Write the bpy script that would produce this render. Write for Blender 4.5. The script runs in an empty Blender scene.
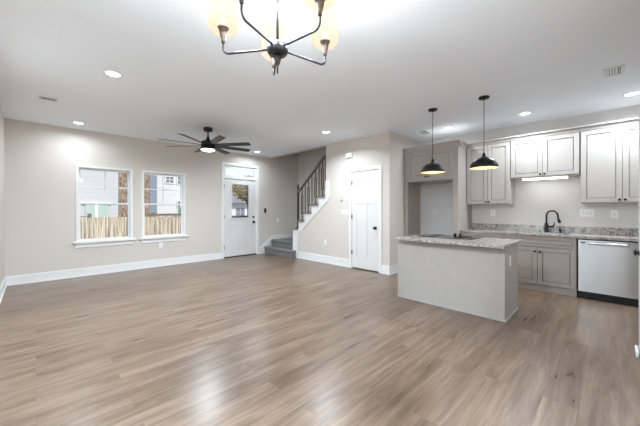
import bpy, bmesh, math, random
from math import sin, cos, pi, radians as R
from mathutils import Vector, Matrix

random.seed(7)
SC = bpy.context.scene
COL = SC.collection
H = 1.27          # eye height
CZ = 2.76         # ceiling height

# ------------------------------------------------------------------ camera
cam = bpy.data.cameras.new('camera'); camo = bpy.data.objects.new('camera', cam); COL.objects.link(camo)
FPX = 288.97
cam.sensor_width = 36.0; cam.lens = FPX / 640 * 36.0; cam.shift_y = -4.1 / 640; cam.clip_start = 0.02
fwd = Vector((0.7023, 0.7119, 0.0)).normalized()
camo.location = (0, 0, H); camo.rotation_euler = (pi / 2, 0, math.atan2(fwd.y, fwd.x) - pi / 2)
SC.camera = camo

# ------------------------------------------------------------------ world, sun, exposure
W = bpy.data.worlds.new('sky'); SC.world = W; W.use_nodes = True
nt = W.node_tree; nt.nodes.clear()
sky = nt.nodes.new('ShaderNodeTexSky'); sky.sky_type = 'NISHITA'; sky.sun_disc = False
sky.sun_elevation = R(42); sky.sun_rotation = R(200); sky.air_density = 1.2; sky.dust_density = .6; sky.ozone_density = 2.0
bg = nt.nodes.new('ShaderNodeBackground'); bg.inputs[1].default_value = 0.105
wo = nt.nodes.new('ShaderNodeOutputWorld')
nt.links.new(sky.outputs[0], bg.inputs[0]); nt.links.new(bg.outputs[0], wo.inputs[0])
sun = bpy.data.lights.new('sun', 'SUN'); sun.energy = 2.4; sun.angle = R(0.6); sun.color = (1, .95, .88)
suno = bpy.data.objects.new('sun', sun); COL.objects.link(suno)
suno.rotation_euler = Vector((-0.16, 0.64, -0.74)).to_track_quat('-Z', 'Y').to_euler(); suno.location = (0, 0, 12)
VS = SC.view_settings
SC.display_settings.display_device = 'sRGB'
VS.view_transform = 'Standard'; VS.look = 'None'; VS.gamma = 1.0; VS.use_curve_mapping = False
VS.exposure = 0.99
SC.cycles.max_bounces = 14; SC.cycles.diffuse_bounces = 10; SC.cycles.glossy_bounces = 5; SC.cycles.transparent_max_bounces = 12
COOL = (.79, .91, 1.0)   # colour of the ceiling lamps after the photo's white balance
CAN_SPREAD = [165, 165, 165, 150, 165, 160, 160, 160]
CAN_W = [34, 6, 7, 19, 4, 12, 14, 46]      # watts of each recessed light

# ------------------------------------------------------------------ helpers
def lin(c):
    f = lambda v: v / 12.92 if v <= .04045 else ((v + .055) / 1.055) ** 2.4
    return (f(c[0] / 255), f(c[1] / 255), f(c[2] / 255), 1)

class MB:
    """collects shapes into one bmesh, world coordinates"""
    def __init__(s): s.b = bmesh.new()
    def box(s, x0, x1, y0, y1, z0, z1):
        if x0 > x1: x0, x1 = x1, x0
        if y0 > y1: y0, y1 = y1, y0
        if z0 > z1: z0, z1 = z1, z0
        v = [s.b.verts.new(p) for p in ((x0,y0,z0),(x1,y0,z0),(x1,y1,z0),(x0,y1,z0),(x0,y0,z1),(x1,y0,z1),(x1,y1,z1),(x0,y1,z1))]
        for f in ((0,3,2,1),(4,5,6,7),(0,1,5,4),(1,2,6,5),(2,3,7,6),(3,0,4,7)): s.b.faces.new([v[i] for i in f])
        return s
    def prism(s, pts, d0, d1, axis):
        """polygon extruded along an axis; pts are the two other coordinates"""
        def P(p, d):
            if axis == 'x': return (d, p[0], p[1])
            if axis == 'y': return (p[0], d, p[1])
            return (p[0], p[1], d)
        a = [s.b.verts.new(P(p, d0)) for p in pts]; c = [s.b.verts.new(P(p, d1)) for p in pts]
        n = len(pts); s.b.faces.new(a); s.b.faces.new(c[::-1])
        for i in range(n): s.b.faces.new((a[i], c[i], c[(i+1) % n], a[(i+1) % n]))
        return s
    def lathe(s, prof, c, axis='z', n=32):
        """profile [(r, h)] turned around an axis through c"""
        rings = []
        for r, h in prof:
            ring = []
            for k in range(n):
                a = 2 * pi * k / n; u, v = max(r, 1e-5) * cos(a), max(r, 1e-5) * sin(a)
                p = {'z': (u, v, h), 'x': (h, u, v), 'y': (u, h, v)}[axis]
                ring.append(s.b.verts.new((c[0]+p[0], c[1]+p[1], c[2]+p[2])))
            rings.append(ring)
        for i in range(len(rings) - 1):
            for k in range(n):
                f = s.b.faces.new((rings[i][k], rings[i][(k+1) % n], rings[i+1][(k+1) % n], rings[i+1][k])); f.smooth = True
        for r_ in (rings[0], rings[-1]): s.b.faces.new(r_)
        return s
    def tube(s, pts, r, n=10):
        pts = [Vector(p) for p in pts]; rings = []
        rad = r if isinstance(r, (list, tuple)) else [r] * len(pts)
        up = Vector((0, 0, 1))
        for i, p in enumerate(pts):
            t = (pts[min(i+1, len(pts)-1)] - pts[max(i-1, 0)]).normalized()
            if abs(t.dot(up)) > .98: up = Vector((1, 0, 0)) if abs(t.x) < .9 else Vector((0, 1, 0))
            u = t.cross(up).normalized(); v = t.cross(u).normalized(); up = -v if False else up
            rings.append((p, u, v, rad[i]))
        R0 = []; prev = None
        for p, u, v, rr in rings:
            if prev is not None:
                # minimise twist
                u2 = (prev - prev.dot(u.cross(v)) * u.cross(v)).normalized(); v = u.cross(v).normalized().cross(u2); u = u2
            prev = u
            R0.append([s.b.verts.new(p + (u * cos(2*pi*k/n) + v * sin(2*pi*k/n)) * rr) for k in range(n)])
        for i in range(len(R0) - 1):
            for k in range(n):
                f = s.b.faces.new((R0[i][k], R0[i][(k+1) % n], R0[i+1][(k+1) % n], R0[i+1][k])); f.smooth = True
        s.b.faces.new(R0[0]); s.b.faces.new(R0[-1][::-1])
        return s
    def ball(s, c, r, sx=1, sy=1, sz=1, sub=2):
        m = Matrix.Translation(c) @ Matrix.Diagonal((sx, sy, sz, 1))
        g = bmesh.ops.create_icosphere(s.b, subdivisions=sub, radius=r, matrix=m)
        for v in g['verts']:
            for f in v.link_faces: f.smooth = True
        return s

def tag(o, label=None, cat=None, group=None, kind=None):
    if label: o['label'] = label
    if cat: o['category'] = cat
    if group: o['group'] = group
    if kind: o['kind'] = kind
    return o

def wloc(o):
    v = Vector((0, 0, 0))
    while o: v += o.location; o = o.parent
    return v

def obj(name, mb, mat, parent=None, bevel=0, seg=2, label=None):
    bmesh.ops.recalc_face_normals(mb.b, faces=mb.b.faces[:])
    if parent: org = wloc(parent)
    else:
        vs = [v.co for v in mb.b.verts]
        org = Vector(((min(v.x for v in vs)+max(v.x for v in vs))/2, (min(v.y for v in vs)+max(v.y for v in vs))/2, min(v.z for v in vs)))
    bmesh.ops.translate(mb.b, verts=mb.b.verts[:], vec=-org)
    me = bpy.data.meshes.new(name); mb.b.to_mesh(me); mb.b.free()
    o = bpy.data.objects.new(name, me); COL.objects.link(o); me.materials.append(mat)
    if parent: o.parent = parent
    else: o.location = org
    if bevel:
        m = o.modifiers.new('bevel', 'BEVEL'); m.width = bevel; m.segments = seg; m.limit_method = 'ANGLE'; m.angle_limit = R(40)
    if label: o['label'] = label
    return o

def open_mouth(o, top=False):
    me = o.data; bm = bmesh.new(); bm.from_mesh(me); zs = [f.calc_center_median().z for f in bm.faces]
    big = [f for f in bm.faces if len(f.verts) > 8]; bmesh.ops.delete(bm, geom=[f for f in big if (not top or f.calc_center_median().z > min(zs) + .1)], context='FACES'); bm.to_mesh(me); bm.free()

def thing(name, loc, label=None, cat=None, group=None, kind=None):
    o = bpy.data.objects.new(name, None); COL.objects.link(o); o.location = loc; o.empty_display_size = .1
    return tag(o, label, cat, group, kind)

def copy_tree(o, parent=None):
    c = o.copy(); COL.objects.link(c); c.parent = parent
    for ch in list(o.children): copy_tree(ch, c)
    return c

def struct(name, mb, mat, bevel=0, parent=None):
    o = obj(name, mb, mat, parent, bevel)
    if not parent: o['kind'] = 'structure'
    return o

# ------------------------------------------------------------------ materials
def mat(name, col, rough=.5, metal=0, spec=.5, emit=None, estr=0, coat=0):
    m = bpy.data.materials.new(name); m.use_nodes = True
    b = m.node_tree.nodes['Principled BSDF']
    b.inputs['Base Color'].default_value = lin(col); b.inputs['Roughness'].default_value = rough
    b.inputs['Metallic'].default_value = metal; b.inputs['Specular IOR Level'].default_value = spec
    b.inputs['Coat Weight'].default_value = coat
    if emit: b.inputs['Emission Color'].default_value = lin(emit); b.inputs['Emission Strength'].default_value = estr
    return m

def nodes(m):
    t = m.node_tree; return t, t.nodes, t.links, t.nodes['Principled BSDF']

def speck(m, c1, c2, scale, bump=0, detail=4, stretch=(1, 1, 1), lo=.35, hi=.65):
    """gentle noise mottling between two colours of the same surface"""
    t, n, l, b = nodes(m)
    tc = n.new('ShaderNodeTexCoord'); mp = n.new('ShaderNodeMapping'); mp.inputs['Scale'].default_value = stretch
    ns = n.new('ShaderNodeTexNoise'); ns.inputs['Scale'].default_value = scale; ns.inputs['Detail'].default_value = detail
    rp = n.new('ShaderNodeValToRGB'); rp.color_ramp.elements[0].color = lin(c1); rp.color_ramp.elements[1].color = lin(c2)
    rp.color_ramp.elements[0].position = lo; rp.color_ramp.elements[1].position = hi
    l.new(tc.outputs['Object'], mp.inputs[0]); l.new(mp.outputs[0], ns.inputs[0]); l.new(ns.outputs[0], rp.inputs[0]); l.new(rp.outputs[0], b.inputs['Base Color'])
    if bump:
        bp = n.new('ShaderNodeBump'); bp.inputs['Strength'].default_value = bump; bp.inputs['Distance'].default_value = .002
        l.new(ns.outputs[0], bp.inputs['Height']); l.new(bp.outputs[0], b.inputs['Normal'])
    return m

M = {}
M['wall'] = speck(mat('wall_paint', (212, 205, 198), .85, spec=.2), (211, 204, 197), (214, 207, 200), 60, .05)
M['ceil'] = speck(mat('ceiling_paint', (241, 246, 252), .95, spec=.1), (240, 245, 251), (243, 248, 254), 80, .05)
M['lit_alcove'] = speck(mat('lit_alcove_paint', (226, 229, 234), .85, spec=.2), (224, 227, 232), (228, 231, 236), 30)  # paler cool tone standing in for light on the alcove back
M['trim'] = speck(mat('trim_paint', (230, 230, 230), .4), (229, 229, 229), (232, 232, 232), 20)
M['door'] = speck(mat('door_paint', (222, 221, 220), .42), (221, 220, 219), (224, 223, 222), 15)
M['cab'] = speck(mat('cabinet_paint', (176, 168, 163), .42), (174, 166, 161), (178, 170, 165), 14)
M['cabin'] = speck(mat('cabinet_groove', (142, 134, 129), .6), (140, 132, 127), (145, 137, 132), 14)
M['isl'] = speck(mat('island_paint', (176, 172, 168), .45), (174, 170, 166), (178, 174, 170), 14)
M['black'] = mat('black_metal', (24, 23, 24), .45, .3)
M['blackp'] = mat('black_plastic', (16, 17, 20), .4)
M['fan'] = mat('fan_black', (34, 33, 34), .42, .2)
M['plate'] = mat('switch_plate', (240, 240, 238), .35)
M['bronze'] = mat('dark_bronze', (84, 74, 69), .4, .7)
M['rail'] = speck(mat('rail_wood', (112, 99, 92), .45), (104, 92, 86), (120, 107, 99), 9, 0, 4, (8, 1, 1))
M['carpet'] = speck(mat('carpet', (122, 120, 121), 1, spec=.05), (94, 92, 93), (150, 148, 149), 180, .9)
M['gun'] = mat('gunmetal', (74, 74, 78), .38, .85)
M['cup'] = speck(mat('aged_wood_cup', (104, 90, 82), .5), (88, 76, 70), (122, 106, 96), 30, 0, 4, (1, 1, .2))
M['glassblk'] = mat('cooktop_glass', (20, 18, 18), .06, 0, .8)
M['lens'] = mat('led_lens', (255, 255, 255), .5, emit=(255, 250, 243), estr=4)
M['fanlens'] = mat('fan_light_lens', (255, 255, 255), .5, emit=(255, 252, 248), estr=5)
M['bar'] = mat('light_bar_lens', (255, 255, 255), .5, emit=(255, 252, 246), estr=3)
M['bulb'] = mat('warm_bulb', (255, 240, 210), .5, emit=(255, 226, 180), estr=14)
M['gold'] = mat('pendant_inner_gold', (216, 196, 160), .45, .35)
M['vent_dark'] = mat('vent_gap', (96, 98, 102), .8)
M['white_m'] = mat('white_metal', (226, 227, 228), .5)
M['brass'] = mat('threshold_metal', (70, 62, 56), .5, .5)
M['hinge'] = mat('hinge_metal', (110, 108, 108), .4, .7)

def plank_floor():
    m = mat('plank_floor', (150, 132, 118), .38, spec=.5); t, n, l, b = nodes(m)
    tc = n.new('ShaderNodeTexCoord')
    br = n.new('ShaderNodeTexBrick'); br.offset = .37; br.offset_frequency = 2
    for k, v in (('Scale', 1), ('Mortar Size', .0012), ('Mortar Smooth', .1), ('Brick Width', 1.22), ('Row Height', .18), ('Bias', 0)): br.inputs[k].default_value = v
    br.inputs['Color1'].default_value = (0, 0, 0, 1); br.inputs['Color2'].default_value = (1, 1, 1, 1); br.inputs['Mortar'].default_value = (.5, .5, .5, 1)
    l.new(tc.outputs['Object'], br.inputs[0])
    # offset the grain per plank
    mx = n.new('ShaderNodeVectorMath'); mx.operation = 'MULTIPLY_ADD'; mx.inputs[1].default_value = (13, 7, 3)
    l.new(br.outputs['Color'], mx.inputs[0]); l.new(tc.outputs['Object'], mx.inputs[2])
    mp = n.new('ShaderNodeMapping'); mp.inputs['Scale'].default_value = (.9, 9, 1); l.new(mx.outputs[0], mp.inputs[0])
    n1 = n.new('ShaderNodeTexNoise'); n1.inputs['Scale'].default_value = 1.6; n1.inputs['Detail'].default_value = 7; n1.inputs['Roughness'].default_value = .62; n1.inputs['Distortion'].default_value = .6
    l.new(mp.outputs[0], n1.inputs[0])
    mp2 = n.new('ShaderNodeMapping'); mp2.inputs['Scale'].default_value = (2.5, 60, 1); l.new(mx.outputs[0], mp2.inputs[0])
    n2 = n.new('ShaderNodeTexNoise'); n2.inputs['Scale'].default_value = 2; n2.inputs['Detail'].default_value = 4; l.new(mp2.outputs[0], n2.inputs[0])
    rp = n.new('ShaderNodeValToRGB'); e = rp.color_ramp.elements
    e[0].position = .28; e[0].color = lin(FLOORC[0]); e[1].position = .72; e[1].color = lin(FLOORC[2])
    k = e.new(.5); k.color = lin(FLOORC[1])
    ad = n.new('ShaderNodeMath'); ad.operation = 'MULTIPLY_ADD'; ad.inputs[1].default_value = .22; l.new(n2.outputs[0], ad.inputs[0]); 
    ml = n.new('ShaderNodeMath'); ml.operation = 'MULTIPLY_ADD'; ml.inputs[1].default_value = .86; ml.inputs[2].default_value = -.06; l.new(n1.outputs[0], ml.inputs[0]); l.new(ml.outputs[0], ad.inputs[2])
    pv = n.new('ShaderNodeMath'); pv.operation = 'MULTIPLY_ADD'; pv.inputs[1].default_value = .09; l.new(br.outputs['Color'], pv.inputs[0]); l.new(ad.outputs[0], pv.inputs[2])
    l.new(pv.outputs[0], rp.inputs[0])
    mix = n.new('ShaderNodeMix'); mix.data_type = 'RGBA'; mix.inputs[7].default_value = lin((92, 78, 70))
    mf = n.new('ShaderNodeMath'); mf.operation = 'MULTIPLY'; mf.inputs[1].default_value = .6; l.new(br.outputs['Fac'], mf.inputs[0])
    l.new(mf.outputs[0], mix.inputs[0]); l.new(rp.outputs[0], mix.inputs[6]); l.new(mix.outputs[2], b.inputs['Base Color'])
    bp = n.new('ShaderNodeBump'); bp.inputs['Strength'].default_value = .12; bp.inputs['Distance'].default_value = .002
    l.new(ad.outputs[0], bp.inputs['Height']); l.new(bp.outputs[0], b.inputs['Normal'])
    rr = n.new('ShaderNodeMapRange'); rr.inputs['To Min'].default_value = .25; rr.inputs['To Max'].default_value = .33; l.new(n1.outputs[0], rr.inputs['Value']); l.new(rr.outputs[0], b.inputs['Roughness'])
    return m
FLOORC = [(78, 61, 49), (113, 93, 77), (142, 122, 105)]
M['floor'] = plank_floor()

def granite():
    m = mat('granite', (170, 160, 152), .18, spec=.5); t, n, l, b = nodes(m)
    tc = n.new('ShaderNodeTexCoord')
    ns = n.new('ShaderNodeTexNoise'); ns.inputs['Scale'].default_value = 24; ns.inputs['Detail'].default_value = 8; ns.inputs['Roughness'].default_value = .72; ns.inputs['Distortion'].default_value = 1.2
    l.new(tc.outputs['Object'], ns.inputs[0])
    rp = n.new('ShaderNodeValToRGB'); e = rp.color_ramp.elements
    e[0].position = .30; e[0].color = lin((66, 60, 58)); e[1].position = .75; e[1].color = lin((226, 222, 218))
    for p, c in ((.40, (118, 108, 102)), (.49, (164, 155, 149)), (.60, (196, 189, 184))): k = e.new(p); k.color = lin(c)
    l.new(ns.outputs[0], rp.inputs[0])
    vo = n.new('ShaderNodeTexVoronoi'); vo.inputs['Scale'].default_value = 130; l.new(tc.outputs['Object'], vo.inputs[0])
    mx = n.new('ShaderNodeMix'); mx.data_type = 'RGBA'; mx.blend_type = 'SOFT_LIGHT'; mx.inputs[0].default_value = .6
    l.new(rp.outputs[0], mx.inputs[6]); l.new(vo.outputs['Color'], mx.inputs[7])
    hs = n.new('ShaderNodeHueSaturation'); hs.inputs['Saturation'].default_value = .7; l.new(mx.outputs[2], hs.inputs['Color']); l.new(hs.outputs[0], b.inputs['Base Color'])
    return m
M['granite'] = granite()

def steel():
    m = mat('brushed_steel', (222, 224, 228), .27, 1.0); t, n, l, b = nodes(m)
    b.inputs['Anisotropic'].default_value = .6
    b.inputs['Anisotropic'].default_value = .85; b.inputs['Anisotropic Rotation'].default_value = .25; tg = n.new('ShaderNodeTangent'); tg.direction_type = 'RADIAL'; tg.axis = 'Z'; l.new(tg.outputs[0], b.inputs['Tangent'])
    tc = n.new('ShaderNodeTexCoord'); mp = n.new('ShaderNodeMapping'); mp.inputs['Scale'].default_value = (1, 2, 300)
    ns = n.new('ShaderNodeTexNoise'); ns.inputs['Scale'].default_value = 2; bp = n.new('ShaderNodeBump'); bp.inputs['Strength'].default_value = .04
    l.new(tc.outputs['Object'], mp.inputs[0]); l.new(mp.outputs[0], ns.inputs[0]); l.new(ns.outputs[0], bp.inputs['Height']); l.new(bp.outputs[0], b.inputs['Normal'])
    return m
M['steel'] = steel()

def window_glass():
    m = bpy.data.materials.new('window_glass'); m.use_nodes = True; t = m.node_tree; n = t.nodes; l = t.links; n.clear()
    tr = n.new('ShaderNodeBsdfTransparent'); gl = n.new('ShaderNodeBsdfGlossy'); gl.inputs['Roughness'].default_value = .02
    fr = n.new('ShaderNodeFresnel'); fr.inputs[0].default_value = 1.45; mx = n.new('ShaderNodeMixShader'); out = n.new('ShaderNodeOutputMaterial')
    l.new(fr.outputs[0], mx.inputs[0]); l.new(tr.outputs[0], mx.inputs[1]); l.new(gl.outputs[0], mx.inputs[2]); l.new(mx.outputs[0], out.inputs[0])
    return m
M['glass'] = window_glass()

def siding(name, c, gap, pitch=.18):
    m = mat(name, c, .7); t, n, l, b = nodes(m)
    tc = n.new('ShaderNodeTexCoord'); sx = n.new('ShaderNodeSeparateXYZ'); l.new(tc.outputs['Object'], sx.inputs[0])
    md = n.new('ShaderNodeMath'); md.operation = 'MODULO'; md.inputs[1].default_value = pitch; l.new(sx.outputs['Z'], md.inputs[0])
    lt = n.new('ShaderNodeMath'); lt.operation = 'LESS_THAN'; lt.inputs[1].default_value = pitch * .1; l.new(md.outputs[0], lt.inputs[0])
    mx = n.new('ShaderNodeMix'); mx.data_type = 'RGBA'; mx.inputs[6].default_value = lin(c); mx.inputs[7].default_value = lin(gap)
    l.new(lt.outputs[0], mx.inputs[0]); l.new(mx.outputs[2], b.inputs['Base Color']); return m

# shade glass: gives off light, brightest round the bulb near its foot
def shade_mat():
    m = bpy.data.materials.new('opal_glass_shade'); m.use_nodes = True; t = m.node_tree; n = t.nodes; l = t.links; n.clear()
    em = n.new('ShaderNodeEmission'); em.inputs[1].default_value = .62
    tr = n.new('ShaderNodeBsdfTransparent'); tr.inputs[0].default_value = (1, .97, .92, 1)
    mx = n.new('ShaderNodeMixShader'); mx.inputs[0].default_value = .30; out = n.new('ShaderNodeOutputMaterial')
    tc = n.new('ShaderNodeTexCoord'); sx = n.new('ShaderNodeSeparateXYZ'); l.new(tc.outputs['Generated'], sx.inputs[0])
    rp = n.new('ShaderNodeValToRGB'); e = rp.color_ramp.elements
    e[0].position = 0; e[0].color = lin((242, 222, 192)); e[1].position = 1; e[1].color = lin((246, 234, 214)); k = e.new(.4); k.color = lin((255, 246, 224))
    l.new(sx.outputs['Z'], rp.inputs[0]); l.new(rp.outputs[0], em.inputs[0])
    l.new(em.outputs[0], mx.inputs[1]); l.new(tr.outputs[0], mx.inputs[2]); l.new(mx.outputs[0], out.inputs[0]); return m
M['shade'] = shade_mat()

def lamp(name, typ, loc, power, size=.13, color=COOL, parent=None, rot=None, sx=None, sy=None):
    L = bpy.data.lights.new(name, typ); L.energy = power; L.color = color
    if typ == 'AREA':
        L.shape = 'DISK'; L.size = size
        if sx: L.shape = 'RECTANGLE'; L.size = sx; L.size_y = sy
    else: L.shadow_soft_size = size
    o = bpy.data.objects.new(name, L); COL.objects.link(o)
    if parent: o.parent = parent; o.location = Vector(loc) - wloc(parent)
    else: o.location = loc
    if rot: o.rotation_euler = rot
    return o

# ------------------------------------------------------------------ room shell
YW = 7.02; XC = 4.86; XK = 6.15; XB = 5.95; XL = -.355; T = .14; YR = -.95; TOP = 5.2
W1 = (.575, 1.415); W2 = (1.64, 2.47); WZ = (.655, 2.06)      # window holes
DX = (3.445, 4.435); DZ = 2.42                                # front door hole with transom
PY = (3.245, 3.96); PZ = 2.075                                # closet door hole

struct('floor', MB().box(XL - T, XK + T, -.95 - T, YW + T, -.12, 0), M['floor'])
struct('ceiling', MB().box(XL - T, XC, YR - T, YW + T, CZ, CZ + .22).box(XC, XK + T, YR - T, 3.14, CZ, CZ + .22), M['ceil'])
mb = MB()
y0, y1 = YW, YW + T
mb.box(XL - T, W1[0], y0, y1, 0, CZ).box(W1[0], W1[1], y0, y1, 0, WZ[0]).box(W1[0], W1[1], y0, y1, WZ[1], CZ)
mb.box(W1[1], W2[0], y0, y1, 0, CZ).box(W2[0], W2[1], y0, y1, 0, WZ[0]).box(W2[0], W2[1], y0, y1, WZ[1], CZ)
mb.box(W2[1], DX[0], y0, y1, 0, CZ).box(DX[0], DX[1], y0, y1, DZ, CZ).box(DX[1], XC, y0, y1, 0, CZ).box(XC, XB + T, y0, y1, 0, TOP)
struct('wall_left', mb, M['wall'])
GY = (.10, 2.95); GZT = 2.12
struct('wall_behind', MB().box(XL - T, XL, -.34, GY[0], 0, CZ).box(XL - T, XL, GY[0], GY[1], GZT, CZ).box(XL - T, XL, GY[1], YW, 0, CZ), M['wall'])
# wall behind the camera's right shoulder, jogging back into the kitchen end
struct('wall_right', MB().box(XL - T, 3.0, -.34, -.2, 0, CZ).box(2.86, 3.0, YR, -.34, 0, CZ).box(2.86, XK + T, YR - T, YR, 0, CZ), M['wall'])
M['kwall'] = speck(mat('kitchen_wall_paint', (217, 214, 211), .8, spec=.2), (216, 213, 210), (219, 216, 213), 60, .05)
struct('wall_kitchen', MB().box(XK, XK + T, YR, 3.14, 0, CZ), M['kwall'])
struct('wall_return', MB().box(XC + .12, XK, 3.02, 3.14, 0, TOP), M['wall'])
YE = 4.73      # end of full height closet wall
prof = [(5.93, .745), (5.70, .745), (5.70, .96), (5.47, .96), (5.47, 1.165), (5.21, 1.165), (5.21, 1.365), (4.96, 1.365), (4.96, 1.555), (YE, 1.555)]
mb = MB()
mb.box(XC, XC + .12, 3.02, PY[0], 0, CZ).box(XC, XC + .12, PY[0], PY[1], PZ, CZ).box(XC, XC + .12, PY[1], YE, 0, CZ)
mb.box(XC, XC + .12, 3.14, YW, CZ, TOP).box(XC, XC + .12, 3.02, 3.14, CZ, TOP)
struct('wall_closet', mb, M['wall'])
struct('wall_stair', MB().prism([(YE, 0), (5.93, 0)] + prof, XC, XC + .12, 'x'), M['wall'])
struct('wall_stairwell', MB().box(XB, XB + T, 3.14, YW, 0, TOP).box(XC, XB + T, 3.02, YW + T, TOP, TOP + .15), M['wall'])
struct('wall_closet_inside', MB().box(XC + .12, XB, 4.0, 4.06, 0, 1.9), M['wall'])

# ------------------------------------------------------------------ baseboards and trim
def base_x(mb, x0, x1, y, s, h=.155):      # runs along X against plane y, s = direction into room
    mb.box(x0, x1, y, y + s * .014, 0, h - .012).box(x0, x1, y, y + s * .009, h - .012, h).box(x0, x1, y, y + s * .026, 0, .022)
def base_y(mb, y0, y1, x, s, h=.155, z=0):
    mb.box(x, x + s * .014, y0, y1, z, z + h - .012).box(x, x + s * .009, y0, y1, z + h - .012, z + h).box(x, x + s * .026, y0, y1, z, z + .022)
mb = MB(); base_x(mb, XL, 3.40, YW, -1); struct('baseboard_left', mb, M['trim'], .002)
mb = MB(); base_y(mb, GY[1] + .05, YW - .026, XL, 1); struct('baseboard_behind', mb, M['trim'], .002)
mb = MB(); base_x(mb, XL + .026, 3.0, -.2, 1); struct('baseboard_right', mb, M['trim'], .002)
mb = MB(); base_y(mb, 4.01, 5.75, XC, -1, .17); base_y(mb, 3.02, 3.195, XC, -1, .17); base_x(mb, XC - .026, 5.40, 3.02, -1, .17); struct('baseboard_closet', mb, M['trim'], .002)
# skirt board that climbs the window wall beside the stairs, then runs above the landing
mb = MB().prism([(4.51, 0), (4.51, .165), (4.93, .49), (XB, .49), (XB, .38), (4.95, .38), (4.78, .2), (4.7, 0)], YW - .016, YW, 'y')
struct('trim_1', mb, M['trim'], .002)
struct('trim_2', MB().box(XB - .016, XB, 5.5, YW - .016, .38, .50), M['trim'], .002)
# white stringer cover on the knee wall, stepped on top, sloped below
st = [(5.95, 0), (5.95, .75), (5.70, .75), (5.70, .965), (5.47, .965), (5.47, 1.17), (5.21, 1.17), (5.21, 1.37), (4.96, 1.37), (4.96, 1.56), (4.735, 1.56), (4.735, 1.93), (4.60, 1.93), (4.60, 1.53), (4.66, 1.46), (5.755, .585), (5.755, 0)]
struct('trim_3', MB().prism(st, XC - .016, XC, 'x').box(XC - .016, XC + .12, 5.93, 5.95, 0, .75), M['trim'], .002)
struct('trim_4', MB().box(XC - .002, XC + .122, YE - .002, YE + .012, 1.56, 1.93), M['trim'])

# ------------------------------------------------------------------ windows
def make_window(name, x0, x1):
    cx = (x0 + x1) / 2
    w = thing(name, (cx, YW, WZ[0]), kind='structure')
    mb = MB(); a, b_ = x0 - .032, x1 + .032
    mb.box(a, x0 + .004, YW - .018, YW, WZ[0], WZ[1] + .03).box(x1 - .004, b_, YW - .018, YW, WZ[0], WZ[1] + .03).box(x0 + .004, x1 - .004, YW - .018, YW, WZ[1] - .004, WZ[1] + .03)
    # jambs
    mb.box(x0, x0 + .012, YW + .0005, YW + T, WZ[0], WZ[1]).box(x1 - .012, x1, YW + .0005, YW + T, WZ[0], WZ[1]).box(x0 + .012, x1 - .012, YW + .0005, YW + T, WZ[1] - .012, WZ[1]).box(x0 + .012, x1 - .012, YW + .0005, YW + T, WZ[0], WZ[0] + .012)
    obj('window_frame', mb, M['trim'], w)
    obj('window_sill', MB().box(a - .045, b_ + .045, YW - .065, YW + .04, WZ[0] - .03, WZ[0] + .004).box(a - .012, b_ + .012, YW - .02, YW, WZ[0] - .115, WZ[0] - .03), M['trim'], w, .004)
    zm = 1.372
    def sash(n_, z0, z1, y, grid):
        s_ = MB(); f = .026
        s_.box(x0 + .012, x0 + .012 + f, y, y + .03, z0, z1).box(x1 - .012 - f, x1 - .012, y, y + .03, z0, z1)
        s_.box(x0 + .012 + f, x1 - .012 - f, y, y + .03, z0, z0 + f + .004).box(x0 + .012 + f, x1 - .012 - f, y, y + .03, z1 - f - .004, z1)
        o = obj(n_, s_, M['trim'], w)
        gl = MB().box(x0 + .03, x1 - .03, y + .013, y + .017, z0 + .02, z1 - .02); obj('pane', gl, M['glass'], o)
        if grid:
            g = MB().box(cx - .009, cx + .009, y + .006, y + .024, z0 + .02, z1 - .02).box(x0 + .03, x1 - .03, y + .006, y + .024, (z0 + z1) / 2 - .009, (z0 + z1) / 2 + .009)
            obj('muntin', g, M['trim'], o)
    sash('lower_sash', WZ[0] + .012, zm + .018, YW + .045, False)
    sash('upper_sash', zm - .018, WZ[1] - .012, YW + .08, True)
    return w
make_window('window_1', *W1); make_window('window_2', *W2)

# unseen sliding patio door at the camera's left, added for daylight and the dishwasher's reflection
pd = thing('window_added', (XL, sum(GY) / 2, 0), kind='structure')
mb = MB().box(XL - T, XL + .015, GY[0] - .05, GY[0], 0, GZT + .05).box(XL - T, XL + .015, GY[1], GY[1] + .05, 0, GZT + .05).box(XL - T, XL + .015, GY[0], GY[1], GZT, GZT + .05)
obj('window_frame', mb, M['trim'], pd)
for (ya, yb, xx) in ((GY[0], 1.56, XL - .05), (1.50, GY[1], XL - .1)):
    mb = MB().box(xx, xx + .035, ya, ya + .07, .02, GZT).box(xx, xx + .035, yb - .07, yb, .02, GZT).box(xx, xx + .035, ya + .07, yb - .07, .02, .10).box(xx, xx + .035, ya + .07, yb - .07, GZT - .07, GZT)
    o = obj('sliding_sash', mb, M['trim'], pd); obj('pane', MB().box(xx + .015, xx + .019, ya + .05, yb - .05, .08, GZT - .05), M['glass'], o)

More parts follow.
